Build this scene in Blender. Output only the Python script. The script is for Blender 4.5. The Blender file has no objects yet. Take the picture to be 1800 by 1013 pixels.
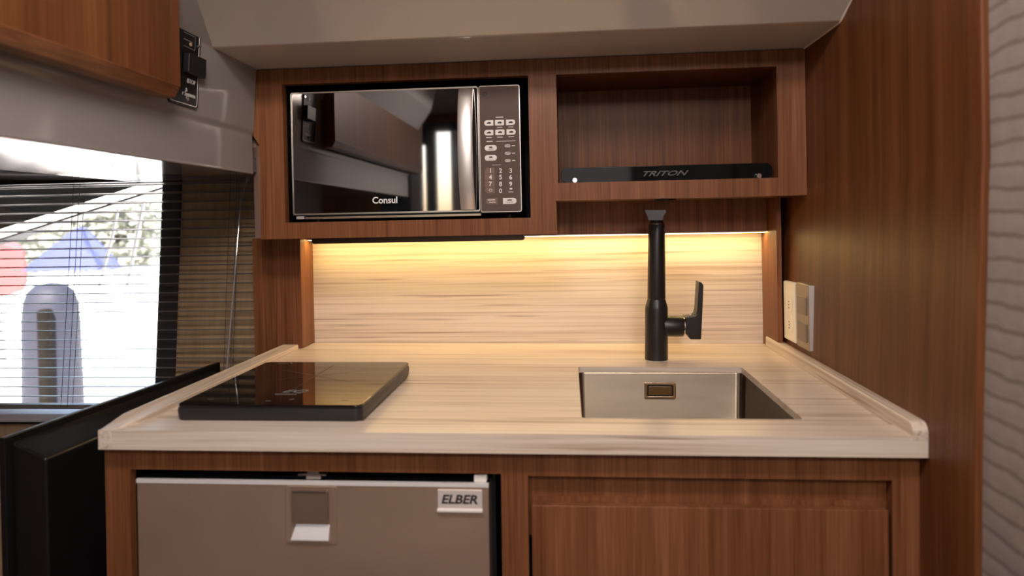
import bpy, bmesh, math, random
from mathutils import Matrix, Vector, Euler
rnd = random.Random(7)
S = bpy.context.scene
COL = S.collection
# ------------------------------------------------------------------ camera
cam_d = bpy.data.cameras.new('camera'); cam = bpy.data.objects.new('camera', cam_d); COL.objects.link(cam)
cam_d.sensor_width = 36; cam_d.lens = 24.122; cam_d.shift_y = -0.05869
cam_d.clip_start = 0.02
right = Vector((0.99646, 0.081684, -0.019862)); down = Vector((-0.019094, -0.010169, -0.999766)); fwd = Vector((-0.081867, 0.996606, -0.008574))
m = Matrix.Identity(4)
for i in range(3):
    m[i][0] = right[i]; m[i][1] = -down[i]; m[i][2] = -fwd[i]
cam.matrix_world = m
cam_d.dof.use_dof = True; cam_d.dof.focus_distance = 1.38; cam_d.dof.aperture_fstop = 3.2
S.camera = cam
# ------------------------------------------------------------------ world, sun, lamps, exposure
S.view_settings.view_transform = 'Standard'; S.view_settings.look = 'None'
S.view_settings.gamma = 1; S.view_settings.use_curve_mapping = False
S.view_settings.exposure = 0.0
W = bpy.data.worlds.new('sky'); S.world = W; W.use_nodes = True
wn = W.node_tree; bg = wn.nodes['Background']
sky = wn.nodes.new('ShaderNodeTexSky'); sky.sky_type = 'NISHITA'; sky.sun_disc = False
sky.sun_elevation = math.radians(52); sky.sun_rotation = math.radians(200); sky.dust_density = 2.5; sky.altitude = 0
wn.links.new(sky.outputs[0], bg.inputs[0]); bg.inputs[1].default_value = 1.0
sun_d = bpy.data.lights.new('sun', 'SUN'); sun_d.energy = 28; sun_d.angle = math.radians(1.0); sun_d.color = (1, .95, .87)
sun = bpy.data.objects.new('sun', sun_d); COL.objects.link(sun)
sun.rotation_euler = (math.radians(42), 0, math.radians(20))
sun.location = (0, -3, 5)
def area(name, loc, target, sx, sy, power, color):
    d = bpy.data.lights.new(name, 'AREA'); d.shape = 'RECTANGLE'; d.size = sx; d.size_y = sy; d.energy = power; d.color = color
    o = bpy.data.objects.new(name, d); COL.objects.link(o); o.location = loc
    o.rotation_euler = (Vector(target) - Vector(loc)).to_track_quat('-Z', 'Y').to_euler()
    return o
area('cabin_lamp', (-0.14, 0.30, 0.68), (-0.16, 1.15, -0.25), 0.40, 0.2, 10.5, (1, .89, .82))
area('cabin_lamp', (0.30, -0.75, 0.70), (-0.1, 0.9, -0.2), 0.35, 0.3, 15, (1, .90, .83))
area('cabin_fill', (0.12, -1.93, -0.05), (-0.1, 1.2, 0.0), 0.60, 1.3, 5, (1, .92, .88))  # added soft fill; the bulkhead behind it has no opening

# ------------------------------------------------------------------ helpers
def _tree(name):
    mt = bpy.data.materials.new(name); mt.use_nodes = True
    nt = mt.node_tree; return mt, nt, nt.nodes['Principled BSDF']
def plain(name, col, rough=.5, metal=0, spec=.5, noise=0, nscale=30, coat=0, bump=0, aniso=None):
    mt, nt, b = _tree(name)
    b.inputs['Base Color'].default_value = (*col, 1); b.inputs['Roughness'].default_value = rough
    b.inputs['Metallic'].default_value = metal; b.inputs['Specular IOR Level'].default_value = spec
    b.inputs['Coat Weight'].default_value = coat; b.inputs['Coat Roughness'].default_value = .05
    tc = nt.nodes.new('ShaderNodeTexCoord'); n = nt.nodes.new('ShaderNodeTexNoise')
    mp = nt.nodes.new('ShaderNodeMapping'); mp.inputs['Scale'].default_value = aniso or (1, 1, 1)
    nt.links.new(tc.outputs['Object'], mp.inputs[0]); nt.links.new(mp.outputs[0], n.inputs[0])
    n.inputs['Scale'].default_value = nscale; n.inputs['Detail'].default_value = 4
    if noise:
        mx = nt.nodes.new('ShaderNodeMix'); mx.data_type = 'RGBA'
        mx.inputs[6].default_value = (*[c*(1-noise) for c in col], 1); mx.inputs[7].default_value = (*[min(1, c*(1+noise)) for c in col], 1)
        nt.links.new(n.outputs[0], mx.inputs[0]); nt.links.new(mx.outputs[2], b.inputs['Base Color'])
    mr = nt.nodes.new('ShaderNodeMapRange'); mr.inputs[3].default_value = max(0, rough*.85); mr.inputs[4].default_value = min(1, rough*1.15)
    nt.links.new(n.outputs[0], mr.inputs[0]); nt.links.new(mr.outputs[0], b.inputs['Roughness'])
    if bump:
        bp = nt.nodes.new('ShaderNodeBump'); bp.inputs['Strength'].default_value = bump; bp.inputs['Distance'].default_value = .002
        nt.links.new(n.outputs[0], bp.inputs['Height']); nt.links.new(bp.outputs[0], b.inputs['Normal'])
    return mt
def streaks(name, stops, fine, broad, rough, mixw=.45, spec=.2, bump=.05, coat=0):
    """wood like surface: fine and broad stretched noise -> colour ramp"""
    mt, nt, b = _tree(name); L = nt.links
    tc = nt.nodes.new('ShaderNodeTexCoord')
    def nz(sc, det, dist=0):
        mp = nt.nodes.new('ShaderNodeMapping'); mp.inputs['Scale'].default_value = sc
        n = nt.nodes.new('ShaderNodeTexNoise'); n.inputs['Scale'].default_value = 1; n.inputs['Detail'].default_value = det
        n.inputs['Distortion'].default_value = dist
        L.new(tc.outputs['Object'], mp.inputs[0]); L.new(mp.outputs[0], n.inputs[0]); return n
    a = nz(fine, 3, .3); c = nz(broad, 3, .6)
    mx = nt.nodes.new('ShaderNodeMix'); mx.inputs[0].default_value = mixw
    L.new(a.outputs[0], mx.inputs[2]); L.new(c.outputs[0], mx.inputs[3])
    r = nt.nodes.new('ShaderNodeValToRGB'); els = r.color_ramp.elements
    while len(els) < len(stops): els.new(.5)
    for e, (p, col) in zip(els, stops): e.position = p; e.color = (*col, 1)
    L.new(mx.outputs[0], r.inputs[0]); L.new(r.outputs[0], b.inputs['Base Color'])
    b.inputs['Roughness'].default_value = rough; b.inputs['Specular IOR Level'].default_value = spec
    b.inputs['Coat Weight'].default_value = coat; b.inputs['Coat Roughness'].default_value = .28
    bp = nt.nodes.new('ShaderNodeBump'); bp.inputs['Strength'].default_value = bump; bp.inputs['Distance'].default_value = .001
    L.new(a.outputs[0], bp.inputs['Height']); L.new(bp.outputs[0], b.inputs['Normal'])
    return mt
def emit(name, col, st):
    mt, nt, b = _tree(name); b.inputs['Base Color'].default_value = (.8, .8, .8, 1)
    b.inputs['Emission Color'].default_value = (*col, 1); b.inputs['Emission Strength'].default_value = st
    return mt
def pane(name, tint=(1, 1, 1), ior=1.45):
    mt = bpy.data.materials.new(name); mt.use_nodes = True; nt = mt.node_tree; nt.nodes.clear()
    o = nt.nodes.new('ShaderNodeOutputMaterial'); mx = nt.nodes.new('ShaderNodeMixShader')
    t = nt.nodes.new('ShaderNodeBsdfTransparent'); g = nt.nodes.new('ShaderNodeBsdfGlossy'); f = nt.nodes.new('ShaderNodeFresnel')
    t.inputs[0].default_value = (*tint, 1); g.inputs['Roughness'].default_value = .02; f.inputs[0].default_value = ior
    nt.links.new(f.outputs[0], mx.inputs[0]); nt.links.new(t.outputs[0], mx.inputs[1]); nt.links.new(g.outputs[0], mx.inputs[2]); nt.links.new(mx.outputs[0], o.inputs[0])
    return mt

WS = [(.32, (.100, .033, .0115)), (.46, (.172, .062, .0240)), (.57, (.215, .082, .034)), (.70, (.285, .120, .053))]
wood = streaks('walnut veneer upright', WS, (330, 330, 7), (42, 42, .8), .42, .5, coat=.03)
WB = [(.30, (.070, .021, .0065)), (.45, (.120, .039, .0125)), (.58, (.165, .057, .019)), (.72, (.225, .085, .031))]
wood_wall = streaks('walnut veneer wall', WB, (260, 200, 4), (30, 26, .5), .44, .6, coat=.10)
WSm = [(.35, (.115, .034, .012)), (.5, (.175, .06, .022)), (.65, (.25, .092, .037))]
wood_band = streaks('walnut edge band', WSm, (8, 20, 260), (3, 6, 50), .32, .5, coat=.3)
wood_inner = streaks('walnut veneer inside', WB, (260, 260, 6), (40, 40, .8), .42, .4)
wood_lit = streaks('window lit walnut edge', [(.3, (.33, .19, .14)), (.7, (.52, .34, .27))], (200, 200, 8), (30, 30, 1), .4, .5)  # paler walnut: window light is put into the colour
CT = [(.28, (.41, .29, .21)), (.38, (.53, .41, .32)), (.48, (.66, .55, .455)), (.60, (.74, .635, .545)), (.75, (.61, .49, .395))]
def laminate(name, along):
    """cream base, soft broad bands, thin sparse brown veins running along one axis"""
    def sc(a, c): return (a, c, c) if along == 'X' else (c, a, c)
    mt = streaks(name, CT, sc(2.2, 210), sc(.9, 34), .30, .40, .5, .01)
    nt = mt.node_tree; L = nt.links; b = nt.nodes['Principled BSDF']; src = b.inputs['Base Color'].links[0].from_socket
    tc = nt.nodes.new('ShaderNodeTexCoord'); mp = nt.nodes.new('ShaderNodeMapping'); mp.inputs['Scale'].default_value = sc(2.6, 150); mp.inputs['Location'].default_value = (3, 7, 5)
    n = nt.nodes.new('ShaderNodeTexNoise'); n.inputs['Scale'].default_value = 1; n.inputs['Detail'].default_value = 2; n.inputs['Distortion'].default_value = .4
    r = nt.nodes.new('ShaderNodeMapRange'); r.inputs[1].default_value = .60; r.inputs[2].default_value = .74; r.inputs[3].default_value = 0; r.inputs[4].default_value = .75
    mx = nt.nodes.new('ShaderNodeMix'); mx.data_type = 'RGBA'; mx.inputs[7].default_value = (.26, .135, .075, 1)
    L.new(tc.outputs['Object'], mp.inputs[0]); L.new(mp.outputs[0], n.inputs[0]); L.new(n.outputs[0], r.inputs[0]); L.new(r.outputs[0], mx.inputs[0])
    L.new(src, mx.inputs[6]); L.new(mx.outputs[2], b.inputs['Base Color']); return mt
stone = laminate('streaked cream laminate', 'X')
stone_side = laminate('streaked cream laminate rim', 'Y')
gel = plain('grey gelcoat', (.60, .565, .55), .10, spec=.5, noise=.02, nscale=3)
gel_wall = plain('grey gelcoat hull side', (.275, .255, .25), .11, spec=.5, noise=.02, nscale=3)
black_gloss = plain('black gloss', (.006, .006, .007), .06, spec=.5)
black_satin = plain('black satin plastic', (.012, .0115, .013), .38, spec=.45, noise=.1)
black_deep = plain('black matt liner', (.004, .004, .004), .6, spec=.3)
faucet_m = plain('matt black enamel', (.014, .012, .011), .36, spec=.5, noise=.1)
glass_top = plain('black ceramic glass', (.006, .005, .005), .03, spec=.6)
mirror = plain('tinted mirror glass', (.22, .20, .19), .03, metal=1)
mirror_panel = plain('mirror panel reflection tint', (.30, .225, .20), .07, metal=.6)  # brown cabin reflection put partly into the base colour
steel = plain('brushed steel', (.33, .27, .21), .22, metal=1, noise=.06, nscale=1, aniso=(6, 260, 260))
steel_door = plain('satin steel door', (.50, .36, .275), .42, metal=.7, noise=.12, nscale=11)
chrome = plain('bright chrome', (.82, .80, .78), .12, metal=1)
silver = plain('satin silver', (.80, .76, .74), .42, metal=.85)
trim_silver = plain('pale silver trim', (.62, .56, .52), .30, metal=1)
white_print = plain('white print', (.80, .77, .75), .6)
white_key = plain('white key', (.74, .69, .66), .45)
brown_key = plain('brown key', (.17, .10, .075), .3)
dark_print = plain('dark print', (.03, .022, .02), .6)
grey_print = plain('grey print', (.20, .19, .19), .5)
dim_print = plain('dim grey print', (.055, .05, .05), .5)
white_plastic = plain('white plastic', (.90, .86, .80), .35)
bronze = plain('bronze plate', (.36, .30, .23), .32, metal=.5)
bronze_dark = plain('bronze rocker', (.25, .205, .155), .3, metal=.5)
slat_m = plain('slat enamel', (.24, .21, .19), .30, noise=.03)
cord_m = plain('grey cord', (.10, .09, .09), .8)
frame_m = plain('charcoal window frame', (.040, .036, .038), .45)
floor_m = streaks('teak sole', [(.3, (.10, .05, .025)), (.7, (.2, .11, .06))], (3, 80, 80), (1, 12, 12), .4)
led_m = emit('warm led tape', (1, .70, .28), 40)
clear_rod = plain('clear acrylic rod', (.32, .30, .31), .08, spec=1.0)

def wallpaper():
    mt, nt, b = _tree('grey grasscloth'); L = nt.links
    tc = nt.nodes.new('ShaderNodeTexCoord')
    mp = nt.nodes.new('ShaderNodeMapping'); mp.inputs['Scale'].default_value = (1, 1.0, 1)
    w = nt.nodes.new('ShaderNodeTexWave'); w.wave_type = 'BANDS'; w.bands_direction = 'Z'; w.inputs['Scale'].default_value = 13
    w.inputs['Distortion'].default_value = 1.9; w.inputs['Detail'].default_value = 3; w.inputs['Detail Scale'].default_value = 1.4
    n = nt.nodes.new('ShaderNodeTexNoise'); n.inputs['Scale'].default_value = 60; n.inputs['Detail'].default_value = 5
    L.new(tc.outputs['Object'], mp.inputs[0]); L.new(mp.outputs[0], w.inputs[0]); L.new(tc.outputs['Object'], n.inputs[0])
    r = nt.nodes.new('ShaderNodeValToRGB'); e = r.color_ramp.elements
    e[0].position = .0; e[0].color = (.25, .205, .185, 1); e[1].position = .22; e[1].color = (.38, .325, .30, 1)
    mx = nt.nodes.new('ShaderNodeMix'); mx.data_type = 'RGBA'; mx.blend_type = 'MULTIPLY'; mx.inputs[0].default_value = .25
    L.new(w.outputs['Fac'], r.inputs[0]); L.new(r.outputs[0], mx.inputs[6]); L.new(n.outputs[0], mx.inputs[7])
    L.new(mx.outputs[2], b.inputs['Base Color']); b.inputs['Roughness'].default_value = .8
    bp = nt.nodes.new('ShaderNodeBump'); bp.inputs['Strength'].default_value = .12; bp.inputs['Distance'].default_value = .002
    L.new(w.outputs['Fac'], bp.inputs['Height']); L.new(bp.outputs[0], b.inputs['Normal'])
    return mt
paper = wallpaper()

# the worktop unit sits very slightly out of square with the upper cabinet (a boat is never quite true)
LOW = Matrix.Rotation(0.0070385, 4, 'Y')
SKEW = 0.0136452                                        # its front runs a hair out of parallel with the wall
ID = Matrix.Identity(4)
def thing(name, label, cat, loc, G=ID, group=None):
    o = bpy.data.objects.new(name, None); COL.objects.link(o); o.empty_display_size = .02
    loc = Vector(loc)
    if G is LOW: loc.y += SKEW*loc.x; LOWS.add(name)
    o.matrix_world = G @ Matrix.Translation(loc)
    o['label'] = label; o['category'] = cat
    if group: o['group'] = group
    LOC[o.name] = loc; return o
LOC = {}; LOWS = set()
def top_of(p):
    while p.parent: p = p.parent
    return p
def skew(bm, p):
    if top_of(p).name in LOWS:
        for v in (bm.verts if hasattr(bm, 'verts') else bm.vertices): v.co.y += SKEW*v.co.x
    return bm
def root_loc(p):
    return LOC.get(top_of(p).name, Vector((0, 0, 0)))
def link(name, me, parent=None, label=None):
    o = bpy.data.objects.new(name, me); COL.objects.link(o)
    if parent: o.parent = parent
    if label: o['label'] = label
    return o
def put(name, bm, mat, parent=None, smooth=False, label=None, bevel=0, seg=2, ang=35):
    """links a bmesh given in scene (group) coordinates as one mesh object"""
    if parent is not None:
        skew(bm, parent)
        bmesh.ops.translate(bm, verts=bm.verts, vec=-root_loc(parent))
    bmesh.ops.recalc_face_normals(bm, faces=bm.faces)
    if bevel:
        es = [e for e in bm.edges if len(e.link_faces) == 2 and e.calc_face_angle(0) > math.radians(ang)]
        bmesh.ops.bevel(bm, geom=es, offset=bevel, offset_type='OFFSET', segments=seg, profile=.5, affect='EDGES', clamp_overlap=True)
    me = bpy.data.meshes.new(name); bm.to_mesh(me); bm.free()
    me.materials.append(mat)
    if smooth or bevel:
        for p in me.polygons: p.use_smooth = True
        try: me.set_sharp_from_angle(angle=math.radians(40 if smooth else 50))
        except Exception: pass
    o = link(name, me, parent, label)
    if bevel:
        wn_ = o.modifiers.new('weighted', 'WEIGHTED_NORMAL'); wn_.keep_sharp = True
    return o
def struct(name, bm, mat, bevel=0, smooth=False, seg=2, ang=35):
    o = put(name, bm, mat, None, smooth, None, bevel, seg, ang); o['kind'] = 'structure'; return o
def single(name, label, cat, bm, mat, G=ID, group=None, **k):
    """a thing that is one mesh: its origin goes to its own base"""
    xs = [v.co for v in bm.verts]
    c = Vector((sum(v.x for v in xs)/len(xs), sum(v.y for v in xs)/len(xs), min(v.z for v in xs)))
    bmesh.ops.translate(bm, verts=bm.verts, vec=-c)
    o = put(name, bm, mat, None, **k); o.matrix_world = G @ Matrix.Translation(c)
    o['label'] = label; o['category'] = cat
    if group: o['group'] = group
    return o
def B(*boxes):
    bm = bmesh.new()
    for b in boxes: box(bm, *b)
    return bm
def box(bm, x0, x1, y0, y1, z0, z1):
    v = [bm.verts.new((x, y, z)) for x in (x0, x1) for y in (y0, y1) for z in (z0, z1)]
    for f in ((0, 1, 3, 2), (4, 6, 7, 5), (0, 4, 5, 1), (2, 3, 7, 6), (0, 2, 6, 4), (1, 5, 7, 3)):
        bm.faces.new([v[i] for i in f])
def prism(bm, pts, axis, a, b):
    """polygon (u,v) extruded along axis: X -> (y,z), Y -> (x,z), Z -> (x,y)"""
    def mk(p, t):
        return {'X': (t, p[0], p[1]), 'Y': (p[0], t, p[1]), 'Z': (p[0], p[1], t)}[axis]
    A = [bm.verts.new(mk(p, a)) for p in pts]; Bv = [bm.verts.new(mk(p, b)) for p in pts]
    bm.faces.new(A); bm.faces.new(Bv[::-1]); n = len(pts)
    for i in range(n): bm.faces.new((A[i], A[(i+1) % n], Bv[(i+1) % n], Bv[i]))
def P(pts, axis, a, b):
    bm = bmesh.new(); prism(bm, pts, axis, a, b); return bm
def rrect(u0, u1, v0, v1, r, n=5):
    r = min(r, abs(u1-u0)/2-1e-5, abs(v1-v0)/2-1e-5); out = []
    for cx, cy, a0 in ((u1-r, v1-r, 0), (u0+r, v1-r, 90), (u0+r, v0+r, 180), (u1-r, v0+r, 270)):
        for i in range(n+1):
            a = math.radians(a0+90*i/n); out.append((cx+r*math.cos(a), cy+r*math.sin(a)))
    return out
def ring(bm, outer, inner, axis, a, b):
    """frame between two outlines with equal counts"""
    def mk(p, t):
        return {'X': (t, p[0], p[1]), 'Y': (p[0], t, p[1]), 'Z': (p[0], p[1], t)}[axis]
    n = len(outer)
    o0 = [bm.verts.new(mk(p, a)) for p in outer]; o1 = [bm.verts.new(mk(p, b)) for p in outer]
    i0 = [bm.verts.new(mk(p, a)) for p in inner]; i1 = [bm.verts.new(mk(p, b)) for p in inner]
    for k in range(n):
        j = (k+1) % n
        for q in ((o0[k], o0[j], i0[j], i0[k]), (o1[k], i1[k], i1[j], o1[j]), (o0[k], o1[k], o1[j], o0[j]), (i0[k], i0[j], i1[j], i1[k])):
            bm.faces.new(q)
def lathe(bm, prof, c, axis='Z', n=40):
    """profile (r, t) spun about axis through c"""
    rows = []
    for r, t in prof:
        row = []
        for i in range(n):
            a = 2*math.pi*i/n; u, w = r*math.cos(a), r*math.sin(a)
            d = {'Z': (u, w, t), 'X': (t, u, w), 'Y': (u, t, w)}[axis]
            row.append(bm.verts.new((c[0]+d[0], c[1]+d[1], c[2]+d[2])))
        rows.append(row)
    for A, Bv in zip(rows, rows[1:]):
        for i in range(n):
            j = (i+1) % n; bm.faces.new((A[i], A[j], Bv[j], Bv[i]))
    if prof[0][0] > 1e-6: bm.faces.new(rows[0])
    if prof[-1][0] > 1e-6: bm.faces.new(rows[-1][::-1])
def LT(prof, c, axis='Z', n=40):
    bm = bmesh.new(); lathe(bm, prof, c, axis, n); return bm
def tube(bm, pts, r, n=8):
    pts = [Vector(p) for p in pts]; rows = []
    for i, p in enumerate(pts):
        t = (pts[min(i+1, len(pts)-1)]-pts[max(i-1, 0)]).normalized()
        a = t.orthogonal().normalized(); b = t.cross(a)
        if rows:
            a = (pa - t*pa.dot(t)).normalized(); b = t.cross(a)
        pa = a
        rr = r[i] if isinstance(r, (list, tuple)) else r
        rows.append([bm.verts.new(p+a*rr*math.cos(2*math.pi*k/n)+b*rr*math.sin(2*math.pi*k/n)) for k in range(n)])
    for A, Bv in zip(rows, rows[1:]):
        for i in range(n):
            j = (i+1) % n; bm.faces.new((A[i], A[j], Bv[j], Bv[i]))
    bm.faces.new(rows[0]); bm.faces.new(rows[-1][::-1])
def T(pts, r, n=8):
    bm = bmesh.new(); tube(bm, pts, r, n); return bm
def cut(o, cutters):
    """boolean difference with temporary bmeshes (given in o's local space)"""
    tmp = []
    for c in cutters:
        bmesh.ops.recalc_face_normals(c, faces=c.faces)
        me = bpy.data.meshes.new('cut'); c.to_mesh(me); c.free(); t = bpy.data.objects.new('cut', me); COL.objects.link(t)
        t.matrix_world = o.matrix_world; tmp.append(t)
        md = o.modifiers.new('cut', 'BOOLEAN'); md.operation = 'DIFFERENCE'; md.solver = 'EXACT'; md.object = t
    bake(o)
    for t in tmp: me = t.data; bpy.data.objects.remove(t); bpy.data.meshes.remove(me)
def bake(o):
    bpy.context.view_layer.update()
    dg = bpy.context.evaluated_depsgraph_get(); me = bpy.data.meshes.new_from_object(o.evaluated_get(dg)); old = o.data
    nm = old.name; o.modifiers.clear(); o.data = me; bpy.data.meshes.remove(old); me.name = nm
def text_mesh(s, size, depth=.0003, shear=0, bold=0, sx=1):
    cu = bpy.data.curves.new('t', 'FONT'); cu.body = s; cu.size = size; cu.extrude = depth; cu.shear = shear; cu.offset = bold
    cu.align_x = 'CENTER'; cu.align_y = 'CENTER'; cu.resolution_u = 3
    o = bpy.data.objects.new('t', cu); COL.objects.link(o); bpy.context.view_layer.update()
    me = bpy.data.meshes.new_from_object(o.evaluated_get(bpy.context.evaluated_depsgraph_get()))
    bpy.data.objects.remove(o); bpy.data.curves.remove(cu)
    xs = [v.co.x for v in me.vertices]; ys = [v.co.y for v in me.vertices]; cx, cy = (max(xs)+min(xs))/2, (max(ys)+min(ys))/2
    for v in me.vertices: v.co.x = (v.co.x-cx)*sx; v.co.y -= cy
    return me
FRONT = Matrix.Rotation(math.radians(90), 4, 'X')      # lettering facing the camera (-Y)
def letter(name, s, size, pos, mat, parent, R=FRONT, **k):
    me = text_mesh(s, size, **k); me.transform(Matrix.Translation(Vector(pos)) @ R); skew(me, parent); me.transform(Matrix.Translation(-root_loc(parent)))
    me.materials.append(mat); me.name = name
    return link(name, me, parent)

# ================================================================== THE SETTING
FL = -1.18
struct('floor', B((-1.75, .62, -2.2, 1.75, FL-.04, FL)), floor_m)
# right wall: walnut panel, slightly bowed
def xw(z): return .4505 if z > .04 else (.449+(z-.04)*.035 if z > -.26 else .4385+(z+.26)*.02)
prof = [(xw(z), z) for z in (-1.18, -.7, -.26, -.11, .04, .06, .8)]
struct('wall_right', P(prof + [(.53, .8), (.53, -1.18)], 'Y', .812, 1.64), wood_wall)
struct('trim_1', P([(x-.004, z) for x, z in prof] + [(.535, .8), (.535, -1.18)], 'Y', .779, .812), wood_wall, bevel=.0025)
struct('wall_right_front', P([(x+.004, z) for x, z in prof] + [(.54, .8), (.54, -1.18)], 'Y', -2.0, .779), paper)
# deckhead: flat soffit over the cabinet, then rising towards the cabin
bm = bmesh.new()
cs = [(1.66, .3165), (1.166, .3165), (1.158, .3185), (.23, .755), (-2.05, .755), (-2.05, .83), (1.66, .83)]
prism(bm, cs, 'X', -.80, .56)
struct('ceiling', bm, gel, bevel=.006, seg=3)
struct('trim_3', T([(.4485, 1.334, .3160), (.4490, 1.166, .3162), (.4490, 1.156, .3190), (.4490, .80, .5010)], .0020, 8), plain('pale caulk', (.72, .62, .56), .5))
# left hull side above the window recess, leaning in at the top
pl = [(-.627, .106), (-.6285, .113), (-.6275, .165), (-.6285, .184), (-.6245, .193), (-.6165, .3165), (-.585, .366), (-.53, .445), (-.50, .56), (-.50, .76), (-1.05, .76), (-1.05, .116)]
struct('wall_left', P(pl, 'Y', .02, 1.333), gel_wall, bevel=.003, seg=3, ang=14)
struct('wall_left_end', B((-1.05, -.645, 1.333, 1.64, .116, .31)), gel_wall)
# recess roof over the window
bm = bmesh.new()
v = [bm.verts.new(p) for p in ((-.629, .02, .107), (-.629, 1.69, .112), (-1.72, 1.69, .134), (-1.72, .02, .119), (-.629, .02, .14), (-.629, 1.69, .14), (-1.72, 1.69, .17), (-1.72, .02, .17))]
for f in ((0, 1, 2, 3), (4, 5, 6, 7), (0, 1, 5, 4), (1, 2, 6, 5), (2, 3, 7, 6), (3, 0, 4, 7)): bm.faces.new([v[i] for i in f])
struct('trim_2', bm, plain('shaded polished gelcoat', (.13, .115, .115), .05, spec=.6))  # darker gelcoat copy: shade put into the colour against the strong window light
struct('wall_back', B((-.70, .52, 1.565, 1.64, FL, .32)), wood)
# window wall: raked a little, walnut beside and below the glass
RK = .105                                              # rake: metres towards the cabin per metre down
def yw(z, base=1.665): return base + RK*(z-.12)
def slab(bm, x0, x1, z0, z1, base, th):
    v = [bm.verts.new(p) for p in ((x0, yw(z0, base), z0), (x1, yw(z0, base), z0), (x1, yw(z1, base), z1), (x0, yw(z1, base), z1),
                                   (x0, yw(z0, base)+th, z0), (x1, yw(z0, base)+th, z0), (x1, yw(z1, base)+th, z1), (x0, yw(z1, base)+th, z1))]
    for f in ((0, 1, 2, 3), (4, 7, 6, 5), (0, 4, 5, 1), (1, 5, 6, 2), (2, 6, 7, 3), (3, 7, 4, 0)): bm.faces.new([v[i] for i in f])
bm = bmesh.new()
slab(bm, -.968, -.69, -1.18, .14, 1.655, .05); slab(bm, -1.75, -.968, -1.18, -.475, 1.655, .05); slab(bm, -1.75, -1.70, -.475, .14, 1.655, .05)
struct('wall_back_window', bm, streaks('lit walnut behind blind', [(.3, (.44, .29, .165)), (.7, (.58, .41, .25))], (120, 120, 4), (20, 20, .6), .4))  # paler than the other walnut: cabin light put into the colour
win = bpy.data.objects.new('window_1', None); COL.objects.link(win); win['kind'] = 'structure'
bm = bmesh.new()
slab(bm, -1.012, -.966, -.475, .13, 1.645, .04); slab(bm, -1.70, -1.65, -.475, .13, 1.645, .04)
slab(bm, -1.70, -.966, -.475, -.445, 1.645, .04); slab(bm, -1.70, -.966, .112, .14, 1.645, .04)
put('window_frame', bm, frame_m, win)
bm = bmesh.new(); slab(bm, -1.652, -1.010, -.447, .114, 1.668, .005); put('window_pane', bm, pane('clear glass'), win)
bm = bmesh.new(); box(bm, -1.70, -.75, 1.532, 1.590, -.455, -.436); put('window_sill', bm, plain('pale sill', (.60, .57, .62), .3), win, bevel=.003)
struct('wall_left_recess', B((-1.76, -1.71, -.1, 1.72, FL, .17)), wood)
# cabin behind the camera: walnut bulkhead with a daylit companionway door to port
struct('wall_rear', B((-.60, .56, -2.08, -2.0, FL, .8), (-1.75, -1.30, -2.08, -2.0, FL, .8), (-1.30, -.60, -2.08, -2.0, .70, .8)), wood)
struct('wall_left_rear', B((-1.80, -1.72, -2.08, .0, FL, .8)), gel)
struct('ceiling_rear', B((-1.80, -.79, -2.08, .03, .755, .83)), gel)
dr = bpy.data.objects.new('door_1', None); COL.objects.link(dr); dr['kind'] = 'structure'
put('door_frame', B((-1.30, -1.09, -2.06, -2.0, FL, .70), (-.975, -.905, -2.06, -1.99, FL, .70), (-.70, -.60, -2.06, -2.0, FL, .70), (-1.09, -.975, -2.06, -2.0, .55, .70), (-1.09, -.975, -2.06, -2.0, FL, -.25), (-.905, -.70, -2.06, -2.0, .64, .70)), black_satin, dr)
put('door_leaf', B((-1.09, -1.005, -2.05, -2.02, -.25, .55), (-.905, -.70, -2.06, -2.0, FL, FL+.4), (-.80, -.70, -2.06, -2.0, FL+.4, .64)), gel, dr)
put('door_pane', B((-1.005, -.975, -2.035, -2.03, -.25, .55), (-.905, -.80, -2.035, -2.03, FL+.4, .64)), pane('door glass'), dr)

# ================================================================== UPPER CABINET
U = 1.3349
uc = thing('wall_cabinet', 'long walnut wall cabinet over the worktop, microwave left and open cubby right', 'cabinet', (-.09, 1.45, -.025))
nl, nr, nb, nt = -.5658, -.0726, .0078, .2845
ol, orr, ob, ot = -.0179, .3971, .0740, .2841
cl, cr, ct, cb1, cb2, cx3 = -.6165, .4497, .3150, -.0249, .0399, -.0223
bm = bmesh.new(); F = U+.02
prism(bm, [(cl, cb1), (nl, cb1), (nl, ct), (-.632, ct), (-.632, .195), (-.6285, .184), (cl, .166)], 'Y', U, F)
for b in ((nl, nr, U, F, nt, ct), (nl, nr, U, F, cb1, nb), (nr, ol, U, F, ob, ct)):
    box(bm, *b)
prism(bm, [(nr, cb1), (cx3, cb1), (cx3, cb2), (ol, cb2), (ol, ob), (nr, ob)], 'Y', U, F)
box(bm, ol, orr, U, F, ot, ct); box(bm, ol, orr, U, F, cb2, ob); box(bm, orr, cr, U, F, cb2, ct)
bmesh.ops.remove_doubles(bm, verts=bm.verts, dist=1e-5)
put('face_frame', bm, wood, uc)
bm = bmesh.new(); prism(bm, [(cl, U+.0002), (-.641, 1.3605), (-.641, 1.50), (-.625, 1.50), (-.625, F), (cl, F)], 'Z', cb1+.002, .163)
prism(bm, [(-.625, F), (-.641, 1.3605), (-.641, 1.50), (-.625, 1.50)], 'Z', .163, .3145)
put('side_edge', bm, wood_lit, uc, label='walnut edge, window light put into its pale colour')
put('bottom_panel', B((-.625, cx3, F, 1.56, cb1, cb1+.014)), wood_inner, uc)
put('bottom_panel', B((cx3-.014, .4485, F, 1.52, cb2, cb2+.014)), wood_inner, uc)
put('divider', B((cx3-.014, cx3, F, 1.56, cb1+.014, cb2+.014), (nr+.012, ol-.004, F, 1.53, cb2+.014, .30)), wood_inner, uc)
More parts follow.
